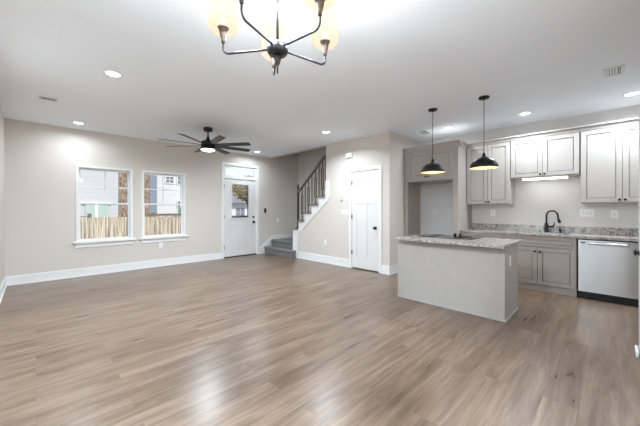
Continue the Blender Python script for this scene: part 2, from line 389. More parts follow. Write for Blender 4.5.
# ------------------------------------------------------------------ front door with transom
d = thing('door_1', (3.94, YW, 0), kind='structure')
mb = MB(); a, b_ = 3.385, 4.495
mb.box(a, DX[0] + .006, YW - .018, YW, 0, 2.475).box(DX[1] - .006, b_, YW - .018, YW, 0, 2.475).box(DX[0] + .006, DX[1] - .006, YW - .018, YW, DZ - .006, 2.475)
mb.box(DX[0], DX[0] + .02, YW + .0005, YW + T, 0, DZ).box(DX[1] - .02, DX[1], YW + .0005, YW + T, 0, DZ).box(DX[0] + .02, DX[1] - .02, YW + .0005, YW + T, DZ - .02, DZ).box(DX[0] + .02, DX[1] - .02, YW + .0005, YW + .10, 2.065, 2.10)
obj('door_casing', mb, M['trim'], d)
def panel_door_y(name, x0, x1, z0, z1, yf, th, holes, parent, through):
    """slab facing -Y; holes = recessed panels (x0,x1,z0,z1); through = glass opening"""
    s_ = MB(); xs = sorted({x0, x1, *[h[i] for h in holes + through for i in (0, 1)]}); zs = sorted({z0, z1, *[h[i] for h in holes + through for i in (2, 3)]})
    for i in range(len(xs) - 1):
        for k in range(len(zs) - 1):
            cx, cz = (xs[i] + xs[i+1]) / 2, (zs[k] + zs[k+1]) / 2
            if any(h[0] < cx < h[1] and h[2] < cz < h[3] for h in through): continue
            rec = any(h[0] < cx < h[1] and h[2] < cz < h[3] for h in holes)
            s_.box(xs[i], xs[i+1], yf + (.008 if rec else 0), yf + th, zs[k], zs[k+1])
    for h in holes: s_.box(h[0] + .03, h[1] - .03, yf + .003, yf + .01, h[2] + .03, h[3] - .03)
    bmesh.ops.remove_doubles(s_.b, verts=s_.b.verts[:], dist=1e-5)
    return obj(name, s_, M['door'], parent)
G = (3.685, 4.175, 1.035, 1.92)
sl = panel_door_y('door_slab', DX[0] + .023, DX[1] - .023, .025, 2.06, YW + .02, .045, [(3.63, 3.88, .2, .86), (3.98, 4.23, .2, .86)], d, [G])
mb = MB(); e = .035
mb.box(G[0] - e, G[0], YW + .008, YW + .07, G[2] - e, G[3] + e).box(G[1], G[1] + e, YW + .008, YW + .07, G[2] - e, G[3] + e).box(G[0], G[1], YW + .008, YW + .07, G[2] - e, G[2]).box(G[0], G[1], YW + .008, YW + .07, G[3], G[3] + e)
obj('glass_frame', mb, M['door'], sl, .003)
obj('pane', MB().box(G[0], G[1], YW + .04, YW + .044, G[2], G[3]), M['glass'], sl)
tr = MB(); tx0, tx1, tz0, tz1 = DX[0] + .02, DX[1] - .02, 2.10, 2.40
tr.box(tx0, tx0 + .06, YW + .03, YW + .07, tz0, tz1).box(tx1 - .06, tx1, YW + .03, YW + .07, tz0, tz1).box(tx0 + .06, tx1 - .06, YW + .03, YW + .07, tz0, tz0 + .055).box(tx0 + .06, tx1 - .06, YW + .03, YW + .07, tz1 - .055, tz1)
tf = obj('transom_sash', tr, M['trim'], d)
obj('pane', MB().box(tx0 + .05, tx1 - .05, YW + .048, YW + .052, tz0 + .05, tz1 - .05), M['glass'], tf)
obj('threshold', MB().box(DX[0] + .02, DX[1] - .02, YW - .01, YW + T, 0, .024), M['brass'], d)
for z in (1.86, 1.07, .27): obj('hinge', MB().box(DX[0] + .008, DX[0] + .028, YW - .003, YW + .02, z - .05, z + .05), M['hinge'], d)
def knob(parent, c, axis, sgn, mm, r=.026, name='door_knob'):
    pr_ = [(r * 1.15, 0), (r * 1.15, .006 * sgn), (r * .4, .010 * sgn), (r * .4, .032 * sgn), (r * .8, .036 * sgn), (r, .048 * sgn), (r * .85, .060 * sgn), (r * .3, .064 * sgn)]
    return obj(name, MB().lathe(pr_, c, axis, 20), mm, parent)
knob(sl, (4.335, YW + .02, .905), 'y', -1, M['black'], .03)
obj('deadbolt', MB().lathe([(.028, 0), (.028, -.014), (.022, -.018), (.008, -.019)], (4.335, YW + .02, 1.045), 'y', 20).box(4.33, 4.34, YW - .014, YW + .004, 1.03, 1.06), M['black'], sl)

# ------------------------------------------------------------------ closet door
d = thing('door_2', (XC, 3.6, 0), kind='structure')
mb = MB(); a, b_ = PY[0] - .055, PY[1] + .055
mb.box(XC - .018, XC, a, PY[0] + .008, 0, PZ + .062).box(XC - .018, XC, PY[1] - .008, b_, 0, PZ + .062).box(XC - .018, XC, PY[0] + .008, PY[1] - .008, PZ - .008, PZ + .062)
mb.box(XC + .0005, XC + .12, PY[0], PY[0] + .015, 0, PZ).box(XC + .0005, XC + .12, PY[1] - .015, PY[1], 0, PZ).box(XC + .0005, XC + .12, PY[0] + .015, PY[1] - .015, PZ - .015, PZ)
obj('door_casing', mb, M['trim'], d)
mb = MB(); ya, yb = PY[0] + .018, PY[1] - .018; xf = XC + .006
ym = (ya + yb) / 2; hol = [(ya + .11, yb - .11, 1.50, 1.94), (ya + .11, ym - .045, .24, 1.38), (ym + .045, yb - .11, .24, 1.38)]
ys = sorted({ya, yb, *[h[i] for h in hol for i in (0, 1)]}); zs = sorted({.022, 2.057, *[h[i] for h in hol for i in (2, 3)]})
for i in range(len(ys) - 1):
    for k in range(len(zs) - 1):
        cy, cz = (ys[i] + ys[i+1]) / 2, (zs[k] + zs[k+1]) / 2
        mb.box(xf + (.010 if any(h[0] < cy < h[1] and h[2] < cz < h[3] for h in hol) else 0), xf + .035, ys[i], ys[i+1], zs[k], zs[k+1])
bmesh.ops.remove_doubles(mb.b, verts=mb.b.verts[:], dist=1e-5)
sl = obj('door_slab', mb, M['door'], d)
knob(sl, (xf, 3.345, .885), 'x', -1, M['black'], .028)
for z in (1.83, 1.10, .34): obj('hinge', MB().box(XC - .012, XC + .008, yb - .003, yb + .016, z - .045, z + .045), M['black'], d)

# open white door standing at the right edge, seen almost edge on
d = thing('door_3', (3.03, -.18, 0), kind='structure')
sl = obj('door_slab', MB().box(3.03, 3.85, -.197, -.162, .012, 2.12), M['door'], d, .002)
obj('door_knob', MB().lathe([(.026, 0), (.026, .004), (.012, .006), (.012, .014), (.024, .018), (.026, .026), (.018, .034), (.004, .036)], (3.76, -.162, .885), 'y', 20), M['black'], sl)
knob(sl, (3.76, -.197, .885), 'y', -1, M['black'], .026)
for z in (1.85, 1.05, .3): obj('hinge', MB().box(3.004, 3.03, -.2, -.185, z - .045, z + .045), M['black'], d)
tag(obj('door_stop', MB().box(3.66, 3.84, -.158, -.137, 0, .05), M['trim'], None, .006), 'small white door stop on the floor at the foot of the open door', 'door stop')

# ------------------------------------------------------------------ carpeted stairs
s = thing('carpeted_staircase', (5.3, 6.5, 0), 'grey carpeted staircase rising behind the white stringer at the room corner', 'stairs')
def step(x0, x1, y0, y1, z0, z1): obj('step', MB().box(x0, x1, y0, y1, z0, z1), M['carpet'], s, .015, 3)
mb = MB().box(4.68, 4.86 - .02, 5.80, 5.955, .0, .19).box(4.68, XB - .01, 5.955, YW - .02, 0, .19).box(4.655, 4.835, 5.78, 5.955, .145, .193).box(4.655, 4.90, 5.95, YW - .02, .145, .193)
obj('step', mb, M['carpet'], s, .012, 3)
mb = MB().box(4.925, XB - .018, 5.955, YW - .018, .193, .38).box(4.90, 5.0, 5.955, YW - .018, .335, .383); obj('step', mb, M['carpet'], s, .012, 3)
ysteps = [5.955, 5.90, 5.70, 5.47, 5.21, 4.96]; z = .565
tops = [.565, .76, .975, 1.18, 1.38, 1.57]
for k, (yy, zz) in enumerate(zip(ysteps, tops)):
    yn = ysteps[k+1] if k < 5 else YE - .0
    mb = MB().box(XC + .125, XB - .005, yn - .02, yy, max(0.39 if k == 0 else 0, zz - .25), zz)
    if k >= 1: # carpet wraps over the end of the tread, with a nosing
        mb.box(XC - .045, XC + .125, yn + .005, yy + .018, zz - .034, zz + .006).box(XC + .125, XB - .005, yy - .02, yy + .022, zz - .045, zz)
    obj('step', mb, M['carpet'], s, .006, 2)
for k in range(5):
    yy = YE - .0 - .245 * k; zz = 1.77 + .2 * k
    obj('step', MB().box(XC + .125, XB - .005, yy - .265, yy - .0, zz - .25, zz), M['carpet'], s, .01, 2)

# railing
r = thing('stair_railing', (XC + .06, 5.3, .76), 'brown handrail with dark metal balusters and newel on the stepped knee wall', 'railing')
XR = XC + .05
def rz(y): return 1.74 + (5.78 - y) * (2.60 - 1.74) / (5.78 - 4.745)
mb = MB(); hy = [(5.80, rz(5.80) - .02), (YE + .005, rz(YE) - .02)]
mb.prism([(hy[0][0], hy[0][1] - .035), (hy[1][0], hy[1][1] - .035), (hy[1][0], hy[1][1] + .035), (hy[0][0], hy[0][1] + .035)], XR - .032, XR + .032, 'x')
obj('handrail', mb, M['rail'], r, .012, 3)
mb = MB().box(XR - .02, XR + .02, 5.775, 5.815, .767, 1.84).lathe([(.03, 0), (.03, .015), (.018, .03), (.026, .05), (.02, .07), (.004, .08)], (XR, 5.795, 1.84), 'z', 16).box(XR - .035, XR + .035, 5.76, 5.83, .767, .80)
obj('newel_post', mb, M['bronze'], r, .003)
k = 0
for (ya, yb, zt) in ((5.70, 5.78, .767), (5.47, 5.70, .982), (5.21, 5.47, 1.187), (4.96, 5.21, 1.387), (4.745, 4.96, 1.577)):
    for f_ in ((.3, .8) if yb - ya > .1 else (.15,)):
        y = ya + (yb - ya) * (1 - f_); zt2 = rz(y) - .05; mb = MB(); q = .0075
        if k % 2 == 0: mb.box(XR - q, XR + q, y - q, y + q, zt, zt2)
        else:
            lo, hi = zt + .16, zt2 - .2; w = .026
            mb.box(XR - q, XR + q, y - q, y + q, zt, lo).box(XR - q, XR + q, y - q, y + q, hi, zt2)
            mb.box(XR - q, XR + q, y - w - q, y - w + q, lo - q, hi + q).box(XR - q, XR + q, y + w - q, y + w + q, lo - q, hi + q).box(XR - q, XR + q, y - w, y + w, lo - q, lo + q).box(XR - q, XR + q, y - w, y + w, hi - q, hi + q)
        mb.box(XR - .015, XR + .015, y - .015, y + .015, zt, zt + .025)
        obj('baluster', mb, M['bronze'], r); k += 1

# ------------------------------------------------------------------ kitchen cabinets (all face -X)
def cab_knob(parent, x, y, z): obj('knob', MB().lathe([(.007, 0), (.006, -.012), (.014, -.016), (.016, -.022), (.013, -.028), (.003, -.03)], (x, y, z), 'x', 16), M['black'], parent)
def cab_door(parent, xf, y0, y1, z0, z1, name='door', knob_at=None, fr=.058):
    if z1 - z0 < .2: fr = .032
    g = .0025; y0 += g; y1 -= g; z0 += g; z1 -= g; xb = xf + .02
    mb = MB()
    mb.box(xf, xb, y0, y0 + fr, z0, z1).box(xf, xb, y1 - fr, y1, z0, z1).box(xf, xb, y0 + fr, y1 - fr, z0, z0 + fr).box(xf, xb, y0 + fr, y1 - fr, z1 - fr, z1)
    b_ = .010; ya, yb, za, zb = y0 + fr + b_, y1 - fr - b_, z0 + fr + b_, z1 - fr - b_
    mb.box(xf + .009, xb, ya, yb, za, zb)
    o = obj(name, mb, M['cab'], parent, .0015, 1)
    # recessed bead between the frame and the panel, glazed darker
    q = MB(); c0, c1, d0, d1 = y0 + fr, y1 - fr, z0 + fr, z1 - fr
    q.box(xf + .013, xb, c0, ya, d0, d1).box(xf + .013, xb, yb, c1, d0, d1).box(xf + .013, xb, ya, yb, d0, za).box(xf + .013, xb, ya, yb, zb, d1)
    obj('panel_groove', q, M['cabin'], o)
    if knob_at: cab_knob(o, xf, *knob_at)
    return o
def crown(mb, xf, y0, y1, z0, z1, out=.05):
    mb.prism([(xf + .03, z0), (xf, z0), (xf - .008, z0 + .012), (xf - out * .45, z0 + (z1 - z0) * .55), (xf - out, z1 - .014), (xf - out, z1), (xf + .03, z1)], y0, y1, 'y')

UF = 5.82; UT = 2.425; YS = 1.955
def upper(name_lab, y0, y1, z0, doors, kn, group='upper kitchen cabinets'):
    c = thing('upper_cabinet', (XK - .16, (y0 + y1) / 2, z0), name_lab, 'cabinet', group)
    obj('body', MB().box(UF + .021, XK - .002, y0, y1, z0 - .012, UT + .01), M['cab'], c, .002)
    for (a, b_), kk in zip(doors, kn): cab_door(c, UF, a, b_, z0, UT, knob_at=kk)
    m_ = MB(); crown(m_, UF, y0, y1, UT - .005, UT + .075); obj('crown', m_, M['cab'], c)
    return c
upper('tall grey wall cabinet pair directly right of the fridge alcove', 1.243, YS - .004, 1.365, [(1.592, 1.94), (1.25, 1.592)], [(1.615, 1.40), (1.565, 1.40)])
upper('short grey wall cabinet with the lit bar under it above the sink', .35, 1.237, 1.80, [(.797, 1.232), (.355, .797)], [(.825, 1.835), (.77, 1.835)])
upper('tall grey wall cabinet at the right edge above the dishwasher', -.53, .344, 1.365, [(-.093, .339), (-.525, -.093)], [(-.065, 1.40), (-.12, 1.40)])
c = thing('under_cabinet_light', (5.9, .79, 1.77), 'bright white light bar glowing under the short wall cabinet', 'light')
obj('housing', MB().box(5.86, 5.95, .49, 1.08, 1.772, 1.788), M['white_m'], c)
obj('lens', MB().box(5.855, 5.945, .495, 1.075, 1.752, 1.772), M['bar'], c)
lamp('under_cabinet_lamp', 'AREA', (5.9, .785, 1.748), .3, parent=c, sx=.08, sy=.56)

# fridge surround with cabinet over it
EF = 5.42
struct('wall_alcove', MB().box(XK - .012, XK, YS + .032, 3.018, 0, 1.812), M['lit_alcove'])  # added panel over the kitchen wall, coloured brighter to lift the dim alcove
c = thing('fridge_surround', ((EF + XK) / 2, 2.49, 0), 'grey tall fridge surround with two-door cabinet over an empty alcove', 'cabinet')
obj('side_panel', MB().box(EF, XK - .002, YS, YS + .03, 0, 2.42).box(EF, EF + .02, YS + .03, 2.05, 0, 2.42), M['cab'], c)
obj('side_panel', MB().box(EF + .02, EF + .60, 2.985, 3.012, 0, 1.815).box(EF, EF + .02, 2.935, 3.012, 0, 1.815), M['cab'], c)
obj('body', MB().box(EF + .001, XK - .002, 2.05, 3.012, 1.815, 2.42), M['cab'], c, .002)
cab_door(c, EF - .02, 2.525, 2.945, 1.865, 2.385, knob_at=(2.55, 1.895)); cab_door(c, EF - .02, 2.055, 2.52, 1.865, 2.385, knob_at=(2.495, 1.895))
mb = MB(); crown(mb, EF - .005, YS - .05, 3.015, 2.40, 2.50)
mb.prism([(YS + .03, 2.40), (YS, 2.40), (YS - .008, 2.412), (YS - .022, 2.455), (YS - .05, 2.486), (YS - .05, 2.50), (YS + .03, 2.50)], EF - .005, 5.76, 'x')
obj('crown', mb, M['cab'], c)

BF = 5.54; CT = .882
def base_cab(lab, y0, y1, doors, drawers, knobs):
    c = thing('base_cabinet', ((BF + XK) / 2, (y0 + y1) / 2, 0), lab, 'cabinet', 'base kitchen cabinets')
    if 'sink' in lab[:12]: bd = MB().box(BF + .002, XK - .002, y0, y1, .10, .68).box(BF + .002, BF + .06, y0, y1, .68, CT - .035).box(BF + .06, XK - .002, y0, y0 + .02, .68, CT - .035).box(BF + .06, XK - .002, y1 - .02, y1, .68, CT - .035)
    else: bd = MB().box(BF + .002, XK - .002, y0, y1, .10, CT - .035)
    obj('body', bd, M['cab'], c)
    obj('toe_kick', MB().box(BF + .012, BF + .05, y0, y1, 0, .10), M['cab'], c)
    for k_, (a, b_) in enumerate(doors): cab_door(c, BF - .02, a, b_, .105, .68, knob_at=knobs[k_])
    for (a, b_) in drawers: cab_door(c, BF - .02, a, b_, .69, .835, 'drawer')
    return c
base_cab('grey sink base cabinet with two doors left of the dishwasher', .366, 1.262, [(.819, 1.257), (.371, .819)], [(.371, 1.257)], [(.85, .612), (.787, .612)])
bc = base_cab('grey base cabinet between the fridge surround and the sink cabinet', 1.266, YS - .002, [(1.61, 1.95), (1.27, 1.61)], [(1.27, 1.95)], [(1.64, .612), (1.58, .612)])
cab_knob(bc, BF - .02, 1.61, .765)
base_cab('grey base cabinet past the dishwasher behind the open door', -.93, -.256, [(-.59, -.26), (-.925, -.59)], [(-.925, -.26)], [(-.57, .612), (-.615, .612)])

# worktop with undermount sink and splash
c = thing('kitchen_worktop', (5.83, .5, CT - .03), 'speckled granite worktop with low granite splash along the kitchen wall', 'worktop')
SY = (.46, 1.16); SX = (5.62, 6.0)
mb = MB(); z0, z1 = CT - .033, CT
mb.box(5.505, SX[0], -.94, YS - .003, z0, z1).box(SX[1], XK - .002, -.94, YS - .003, z0, z1).box(SX[0], SX[1], -.94, SY[0], z0, z1).box(SX[0], SX[1], SY[1], YS - .003, z0, z1)
bmesh.ops.remove_doubles(mb.b, verts=mb.b.verts[:], dist=1e-5)
obj('slab', mb, M['granite'], c)
obj('splash', MB().box(XK - .024, XK - .002, -.94, YS - .003, z1, .99), M['granite'], c, .002)
mb = MB(); q = .004
mb.box(SX[0], SX[1], SY[0], SY[1], .70, .704).box(SX[0] - q, SX[0], SY[0], SY[1], .70, z0).box(SX[1], SX[1] + q, SY[0], SY[1], .70, z0).box(SX[0], SX[1], SY[0] - q, SY[0], .70, z0).box(SX[0], SX[1], SY[1], SY[1] + q, .70, z0)
tag(obj('sink', mb, M['steel']), 'stainless undermount sink basin below the black faucet', 'sink')

c = thing('kitchen_faucet', (6.05, .776, CT), 'matte black gooseneck faucet with side lever behind the sink', 'faucet')
pts = [(6.05, .776, CT + .02)] + [(6.05, .776, 1.14)]
for k in range(1, 13):
    a = pi - pi * k / 12 * 1.03; pts.append((6.05, .706 + cos(a + pi) * -.07, 1.14 + sin(a) * .085)) if False else pts.append((6.05 - .02 * k / 12, .706 - .07 * cos(pi - a) * -1 * -1 * -1, 1.155 + sin(a) * .085))
pts = [(6.05, .776, CT + .02), (6.05, .776, 1.14)] + [(6.05 - .03 * k / 12, .701 + .075 * cos(pi * k / 12), 1.155 + .085 * sin(pi * k / 12)) for k in range(13)] + [(6.02, .62, 1.12)]
obj('spout', MB().tube(pts, .0125, 12), M['black'], c)
obj('spray_head', MB().tube([(6.02, .622, 1.125), (6.018, .612, 1.08), (6.016, .600, 1.045)], [.015, .019, .023], 14), M['black'], c)
obj('faucet_base', MB().lathe([(.03, 0), (.03, .008), (.026, .02), (.026, .14), (.02, .155), (.01, .16)], (6.05, .776, CT), 'z', 20), M['black'], c)
obj('lever', MB().tube([(6.05, .755, CT + .095), (6.045, .70, CT + .10), (6.04, .675, CT + .125), (6.04, .668, CT + .175)], [.017, .013, .009, .006], 10), M['black'], c)
tag(obj('soap_dispenser', MB().lathe([(.02, 0), (.02, .01), (.012, .014), (.012, .045), (.02, .05), (.02, .065), (.004, .07)], (6.07, .603, CT), 'z', 16).box(6.02, 6.07, .596, .610, CT + .052, CT + .064), M['black']), 'small black soap pump on the worktop right of the faucet', 'soap dispenser')

# dishwasher
c = thing('dishwasher', (5.83, .06, 0), 'stainless steel dishwasher with black toe kick under the worktop', 'dishwasher')
ya, yb = -.242, .356
obj('body', MB().box(BF + .02, XK - .06, ya, yb, .02, CT - .036), M['blackp'], c)
obj('toe_kick', MB().box(BF + .012, BF + .02, ya, yb, .0, .105), M['blackp'], c)
dd = MB().box(BF - .028, BF + .018, ya + .006, yb - .008, .105, .765).box(BF - .010, BF + .018, ya + .006, yb - .008, .765, .815).box(BF - .028, BF + .018, ya + .006, yb - .008, .815, CT - .05)
dd = obj('door', dd, M['steel'], c, .003)
obj('handle', MB().tube([(BF - .028, yb - .11 - .0, .79), (BF - .034, yb - .14, .79), (BF - .034, ya + .12, .79), (BF - .028, ya + .09, .79)], .013, 12), M['steel'], dd)
obj('badge', MB().box(BF - .0135, BF - .009, yb - .085, yb - .03, .785, .80), M['blackp'], dd, label='small dark badge strip on the control band')

# ------------------------------------------------------------------ island
c = thing('island_cabinet', (4.06, 1.5, 0), 'grey panelled kitchen island base standing on the plank floor', 'kitchen island')
IX0, IX1, IY0, IY1 = 3.75, 4.37, .85, 2.195; IT = .87
obj('body', MB().box(IX0, IX1, IY0, IY1, 0, IT - .036), M['isl'], c, .002)
mb = MB(); mb.box(IX0 - .014, IX0, IY0 - .014, IY1 + .0, 0, .022).box(IX0, IX1, IY0 - .014, IY0, 0, .022)
obj('shoe_moulding', mb, M['isl'], c, .004)
for (a, b_) in ((.87, 1.29), (1.29, 1.71), (1.71, 2.18)):
    mb = MB().box(IX1, IX1 + .02, a + .003, b_ - .003, .11, .83); o = obj('door', mb, M['isl'], c, .002)
    obj('knob', MB().lathe([(.007, 0), (.014, .016), (.013, .028), (.003, .03)], (IX1 + .02, b_ - .04, .75), 'x', 12), M['black'], o)
tag(obj('island_worktop', MB().box(3.62, 4.50, .83, 2.15, IT - .034, IT), M['granite'], None, .004), 'speckled granite slab on top of the grey island', 'worktop')
c = thing('cooktop', (4.25, 1.66, IT), 'black glass electric cooktop set in the island worktop', 'cooktop')
obj('glass', MB().box(3.98, 4.46, 1.27, 2.02, IT + .0005, IT + .007), M['glassblk'], c, .002)
for (x, y, rr) in ((4.10, 1.46, .09), (4.10, 1.84, .075), (4.33, 1.84, .09), (4.33, 1.48, .07)):
    ring = MB().lathe([(rr, 0), (rr, .0006), (rr + .003, .0006), (rr + .003, 0)], (x, y, IT + .007), 'z', 32); obj('burner_ring', ring, M['hinge'], c)
for (x, y) in ((4.40, 1.63), (4.40, 1.56)):
    obj('control_knob', MB().lathe([(.022, 0), (.022, .012), (.018, .03), (.016, .034), (.002, .035)], (x, y, IT + .007), 'z', 16), M['blackp'], c)

# ------------------------------------------------------------------ pendants
def make_pendant():
    t = thing('pendant_light', (0, 0, 0), 'x', 'pendant lamp')
    obj('canopy', MB().lathe([(.065, 0), (.065, -.016), (.058, -.024), (.012, -.026), (.008, -.04)], (0, 0, 0), 'z', 32), M['black'], t)
    obj('cord', MB().tube([(0, 0, -.03), (0, 0, -.755)], .0045, 8), M['black'], t)
    zt = -.76; outp = [(.012, .02), (.018, 0), (.024, -.03), (.052, -.045), (.10, -.068), (.142, -.105), (.166, -.15), (.172, -.185)]
    inp = [(.169, -.185), (.162, -.15), (.138, -.108), (.098, -.073), (.05, -.05), (.01, -.045)]
    o = obj('lamp_shade', MB().lathe([(r_, zt + h_) for r_, h_ in outp] + [(.169, zt - .185)], (0, 0, 0), 'z', 48), M['black'], t)
    # delete nothing: the lathe caps close the cap end; open the mouth
    me = o.data; bm = bmesh.new(); bm.from_mesh(me)
    big = [f for f in bm.faces if len(f.verts) > 8 and f.calc_center_median().z < zt - .1]; bmesh.ops.delete(bm, geom=big, context='FACES'); bm.to_mesh(me); bm.free()
    li = obj('shade_lining', MB().lathe([(r_, zt + h_) for r_, h_ in inp], (0, 0, 0), 'z', 48), M['gold'], o, label='gold inner lining of the shade')
    me = li.data; bm = bmesh.new(); bm.from_mesh(me)
    big = [f for f in bm.faces if len(f.verts) > 8 and f.calc_center_median().z < zt - .1]; bmesh.ops.delete(bm, geom=big, context='FACES'); bm.to_mesh(me); bm.free()
    obj('bulb', MB().lathe([(.013, zt - .055), (.014, zt - .08), (.028, zt - .11), (.03, zt - .13), (.02, zt - .152), (.003, zt - .16)], (0, 0, 0), 'z', 20), M['bulb'], t)
    return t
p = make_pendant(); q = copy_tree(p)
for o, x, y, lab in ((p, 4.24, 1.895, 'black dome pendant hanging over the island, the one in front of the fridge alcove'), (q, 4.26, 1.207, 'black dome pendant over the island, nearer the sink and larger in view')):
    o.location = (x, y, CZ); o['label'] = lab; o['group'] = 'black dome pendants over the island'
    lamp('pendant_lamp', 'POINT', (x, y, CZ - .76 - .165), 1.2, .03, (1, .88, .72), parent=o)

# ------------------------------------------------------------------ ceiling fan
c = thing('ceiling_fan', (2.27, 5.24, CZ), 'black eight-blade ceiling fan with a lit lens over the living area', 'ceiling fan')
F = (2.27, 5.24); FZ = 2.43
obj('canopy', MB().lathe([(.078, 0), (.078, -.05), (.07, -.062), (.02, -.066)], (F[0], F[1], CZ), 'z', 32), M['fan'], c)
obj('downrod', MB().tube([(F[0], F[1], CZ - .06), (F[0], F[1], FZ + .10)], .013, 12), M['fan'], c)
obj('motor_housing', MB().lathe([(.025, .165), (.03, .13), (.05, .10), (.10, .085), (.118, .06), (.12, -.03), (.135, -.045), (.135, -.062), (.125, -.07)], (F[0], F[1], FZ), 'z', 40), M['fan'], c)
obj('light_lens', MB().lathe([(.118, -.07), (.114, -.082), (.085, -.092), (.003, -.097)], (F[0], F[1], FZ), 'z', 40), M['fanlens'], c)
a0 = math.atan2(-.7023, .7119)
for k in range(8):
    a = a0 + R(-8 + 45 * k); ca, sa = cos(a), sin(a); pt = R(-13)
    mb = MB(); prof_ = [(.10, .035), (.20, .05), (.35, .056), (.75, .060), (.81, .054)]
    T_, B_ = [], []
    for rr, hw in prof_:
        for sgn in (1, -1):
            u = sgn * hw; dz = u * sin(pt); u2 = u * cos(pt)
            x, y = F[0] + rr * ca - u2 * sa, F[1] + rr * sa + u2 * ca
            T_.append(mb.b.verts.new((x, y, FZ + .012 + dz + .004))); B_.append(mb.b.verts.new((x, y, FZ + .012 + dz - .004)))
    n_ = len(prof_)
    for i in range(n_ - 1):
        mb.b.faces.new((T_[2*i], T_[2*i+1], T_[2*i+3], T_[2*i+2])); mb.b.faces.new((B_[2*i], B_[2*i+2], B_[2*i+3], B_[2*i+1]))
        mb.b.faces.new((T_[2*i], T_[2*i+2], B_[2*i+2], B_[2*i])); mb.b.faces.new((T_[2*i+1], B_[2*i+1], B_[2*i+3], T_[2*i+3]))
    mb.b.faces.new((T_[0], B_[0], B_[1], T_[1])); mb.b.faces.new((T_[-2], T_[-1], B_[-1], B_[-2]))
    obj('blade', mb, M['fan'], c)
lamp('fan_lamp', 'AREA', (F[0], F[1], FZ - .112), 20, .2, parent=c)

# ------------------------------------------------------------------ chandelier
D = 1.47; HZ = H + .553 * D; rgt = Vector((.7119, -.7023, 0)); up = Vector((0, 0, 1))
cc = fwd * D + rgt * (-.147 * D); HX, HY = cc.x, cc.y
c = thing('chandelier', (HX, HY, CZ), 'gunmetal five-arm chandelier with glowing opal glass shades at the top of the photo', 'chandelier')
obj('canopy', MB().lathe([(.065, 0), (.065, -.02), (.05, -.03), (.008, -.034)], (HX, HY, CZ), 'z', 32), M['gun'], c)
obj('stem', MB().tube([(HX, HY, CZ - .03), (HX, HY, HZ + .03)], .0065, 12), M['gun'], c)
obj('hub', MB().lathe([(.012, .034), (.02, .026), (.048, .022), (.054, .010), (.054, -.014), (.045, -.028), (.014, -.034)], (HX, HY, HZ), 'z', 32), M['gun'], c)
obj('finial', MB().lathe([(.018, -.034), (.020, -.045), (.013, -.07), (.010, -.078), (.0045, -.084), (.004, -.122), (.001, -.126)], (HX, HY, HZ), 'z', 16), M['gun'], c)
for k in range(5):
    a = R(31 + 72 * k); dr = rgt * cos(a) + fwd * sin(a); L = .194 * D
    base = Vector((HX, HY, HZ)); P = lambda r_, z_: tuple(base + dr * r_ + up * z_)
    ap = [P(.045, .0), P(.12, -.004), P(.20, -.008), P(L - .03, -.011)] + [P(L - .03 + .03 * sin(t), -.011 + .03 * (1 - cos(t))) for t in (R(22), R(45), R(67), R(90))] + [P(L, .055)]
    arm = obj('arm', MB().tube(ap, .0058, 10), M['gun'], c)
    e_ = P(L, 0)
    obj('socket_cup', MB().lathe([(.009, .045), (.011, .06), (.017, .085), (.023, .118), (.030, .122), (.030, .129), (.003, .131)], e_, 'z', 24), M['cup'], arm, label='brown tapered socket cup')
    sh = [(.022, .126), (.040, .112), (.060, .106), (.072, .118), (.077, .142), (.072, .19), (.066, .24), (.060, .285), (.053, .312), (.046, .32)]
    o = obj('lamp_shade', MB().lathe(sh, e_, 'z', 40), M['shade'], arm); open_mouth(o, True)
    lamp('chandelier_lamp', 'POINT', P(L, .185), 25, .032, (.86, .925, 1.0), parent=arm)
    obj('bulb_socket', MB().lathe([(.012, .131), (.014, .15), (.012, .165), (.003, .167)], e_, 'z', 16), M['white_m'], arm)

# ------------------------------------------------------------------ recessed lights
def make_can():
    t = thing('recessed_light', (0, 0, 0), 'x', 'ceiling light')
    obj('trim_ring', MB().lathe([(.068, 0), (.068, -.006), (.088, -.006), (.09, 0)], (0, 0, 0), 'z', 40), M['white_m'], t)
    obj('lens', MB().lathe([(.068, 0), (.068, -.004), (.003, -.0045)], (0, 0, 0), 'z', 32), M['lens'], t)
    return t
cans = [(.612, 3.87, 'recessed ceiling light nearest the chandelier on its left side'), (.536, 6.50, 'recessed ceiling light in front of the first window from the left'),
        (4.116, 6.51, 'recessed ceiling light above the front door beside a fan blade tip'), (4.015, 3.906, 'recessed ceiling light in front of the closet wall'),
        (5.42, 2.143, 'recessed ceiling light between the two pendant cords'), (5.44, .961, 'recessed ceiling light above the short wall cabinet'),
        (5.5, -.174, 'recessed ceiling light cut by the right edge of the photo'), (.61, 1.25, None), (3.5, .25, None), (2.35, 2.6, None)]  # the camera-corner light is unseen, added to brighten the room
proto = make_can()
fixtures = [proto] + [copy_tree(proto) for _ in cans[1:8]]
for k, (x, y, lab) in enumerate(cans[:8]):
    o = fixtures[k]
    o.location = (x, y, CZ); o['group'] = 'recessed ceiling lights'; o['label'] = lab or ('unseen recessed ceiling light added above the camera corner' if k == 7 else 'recessed ceiling light between the open door and the island')
    cl = lamp('can_lamp', 'AREA', (x, y, CZ - .012), CAN_W[k], .12, parent=o); cl.data.spread = R(CAN_SPREAD[k])

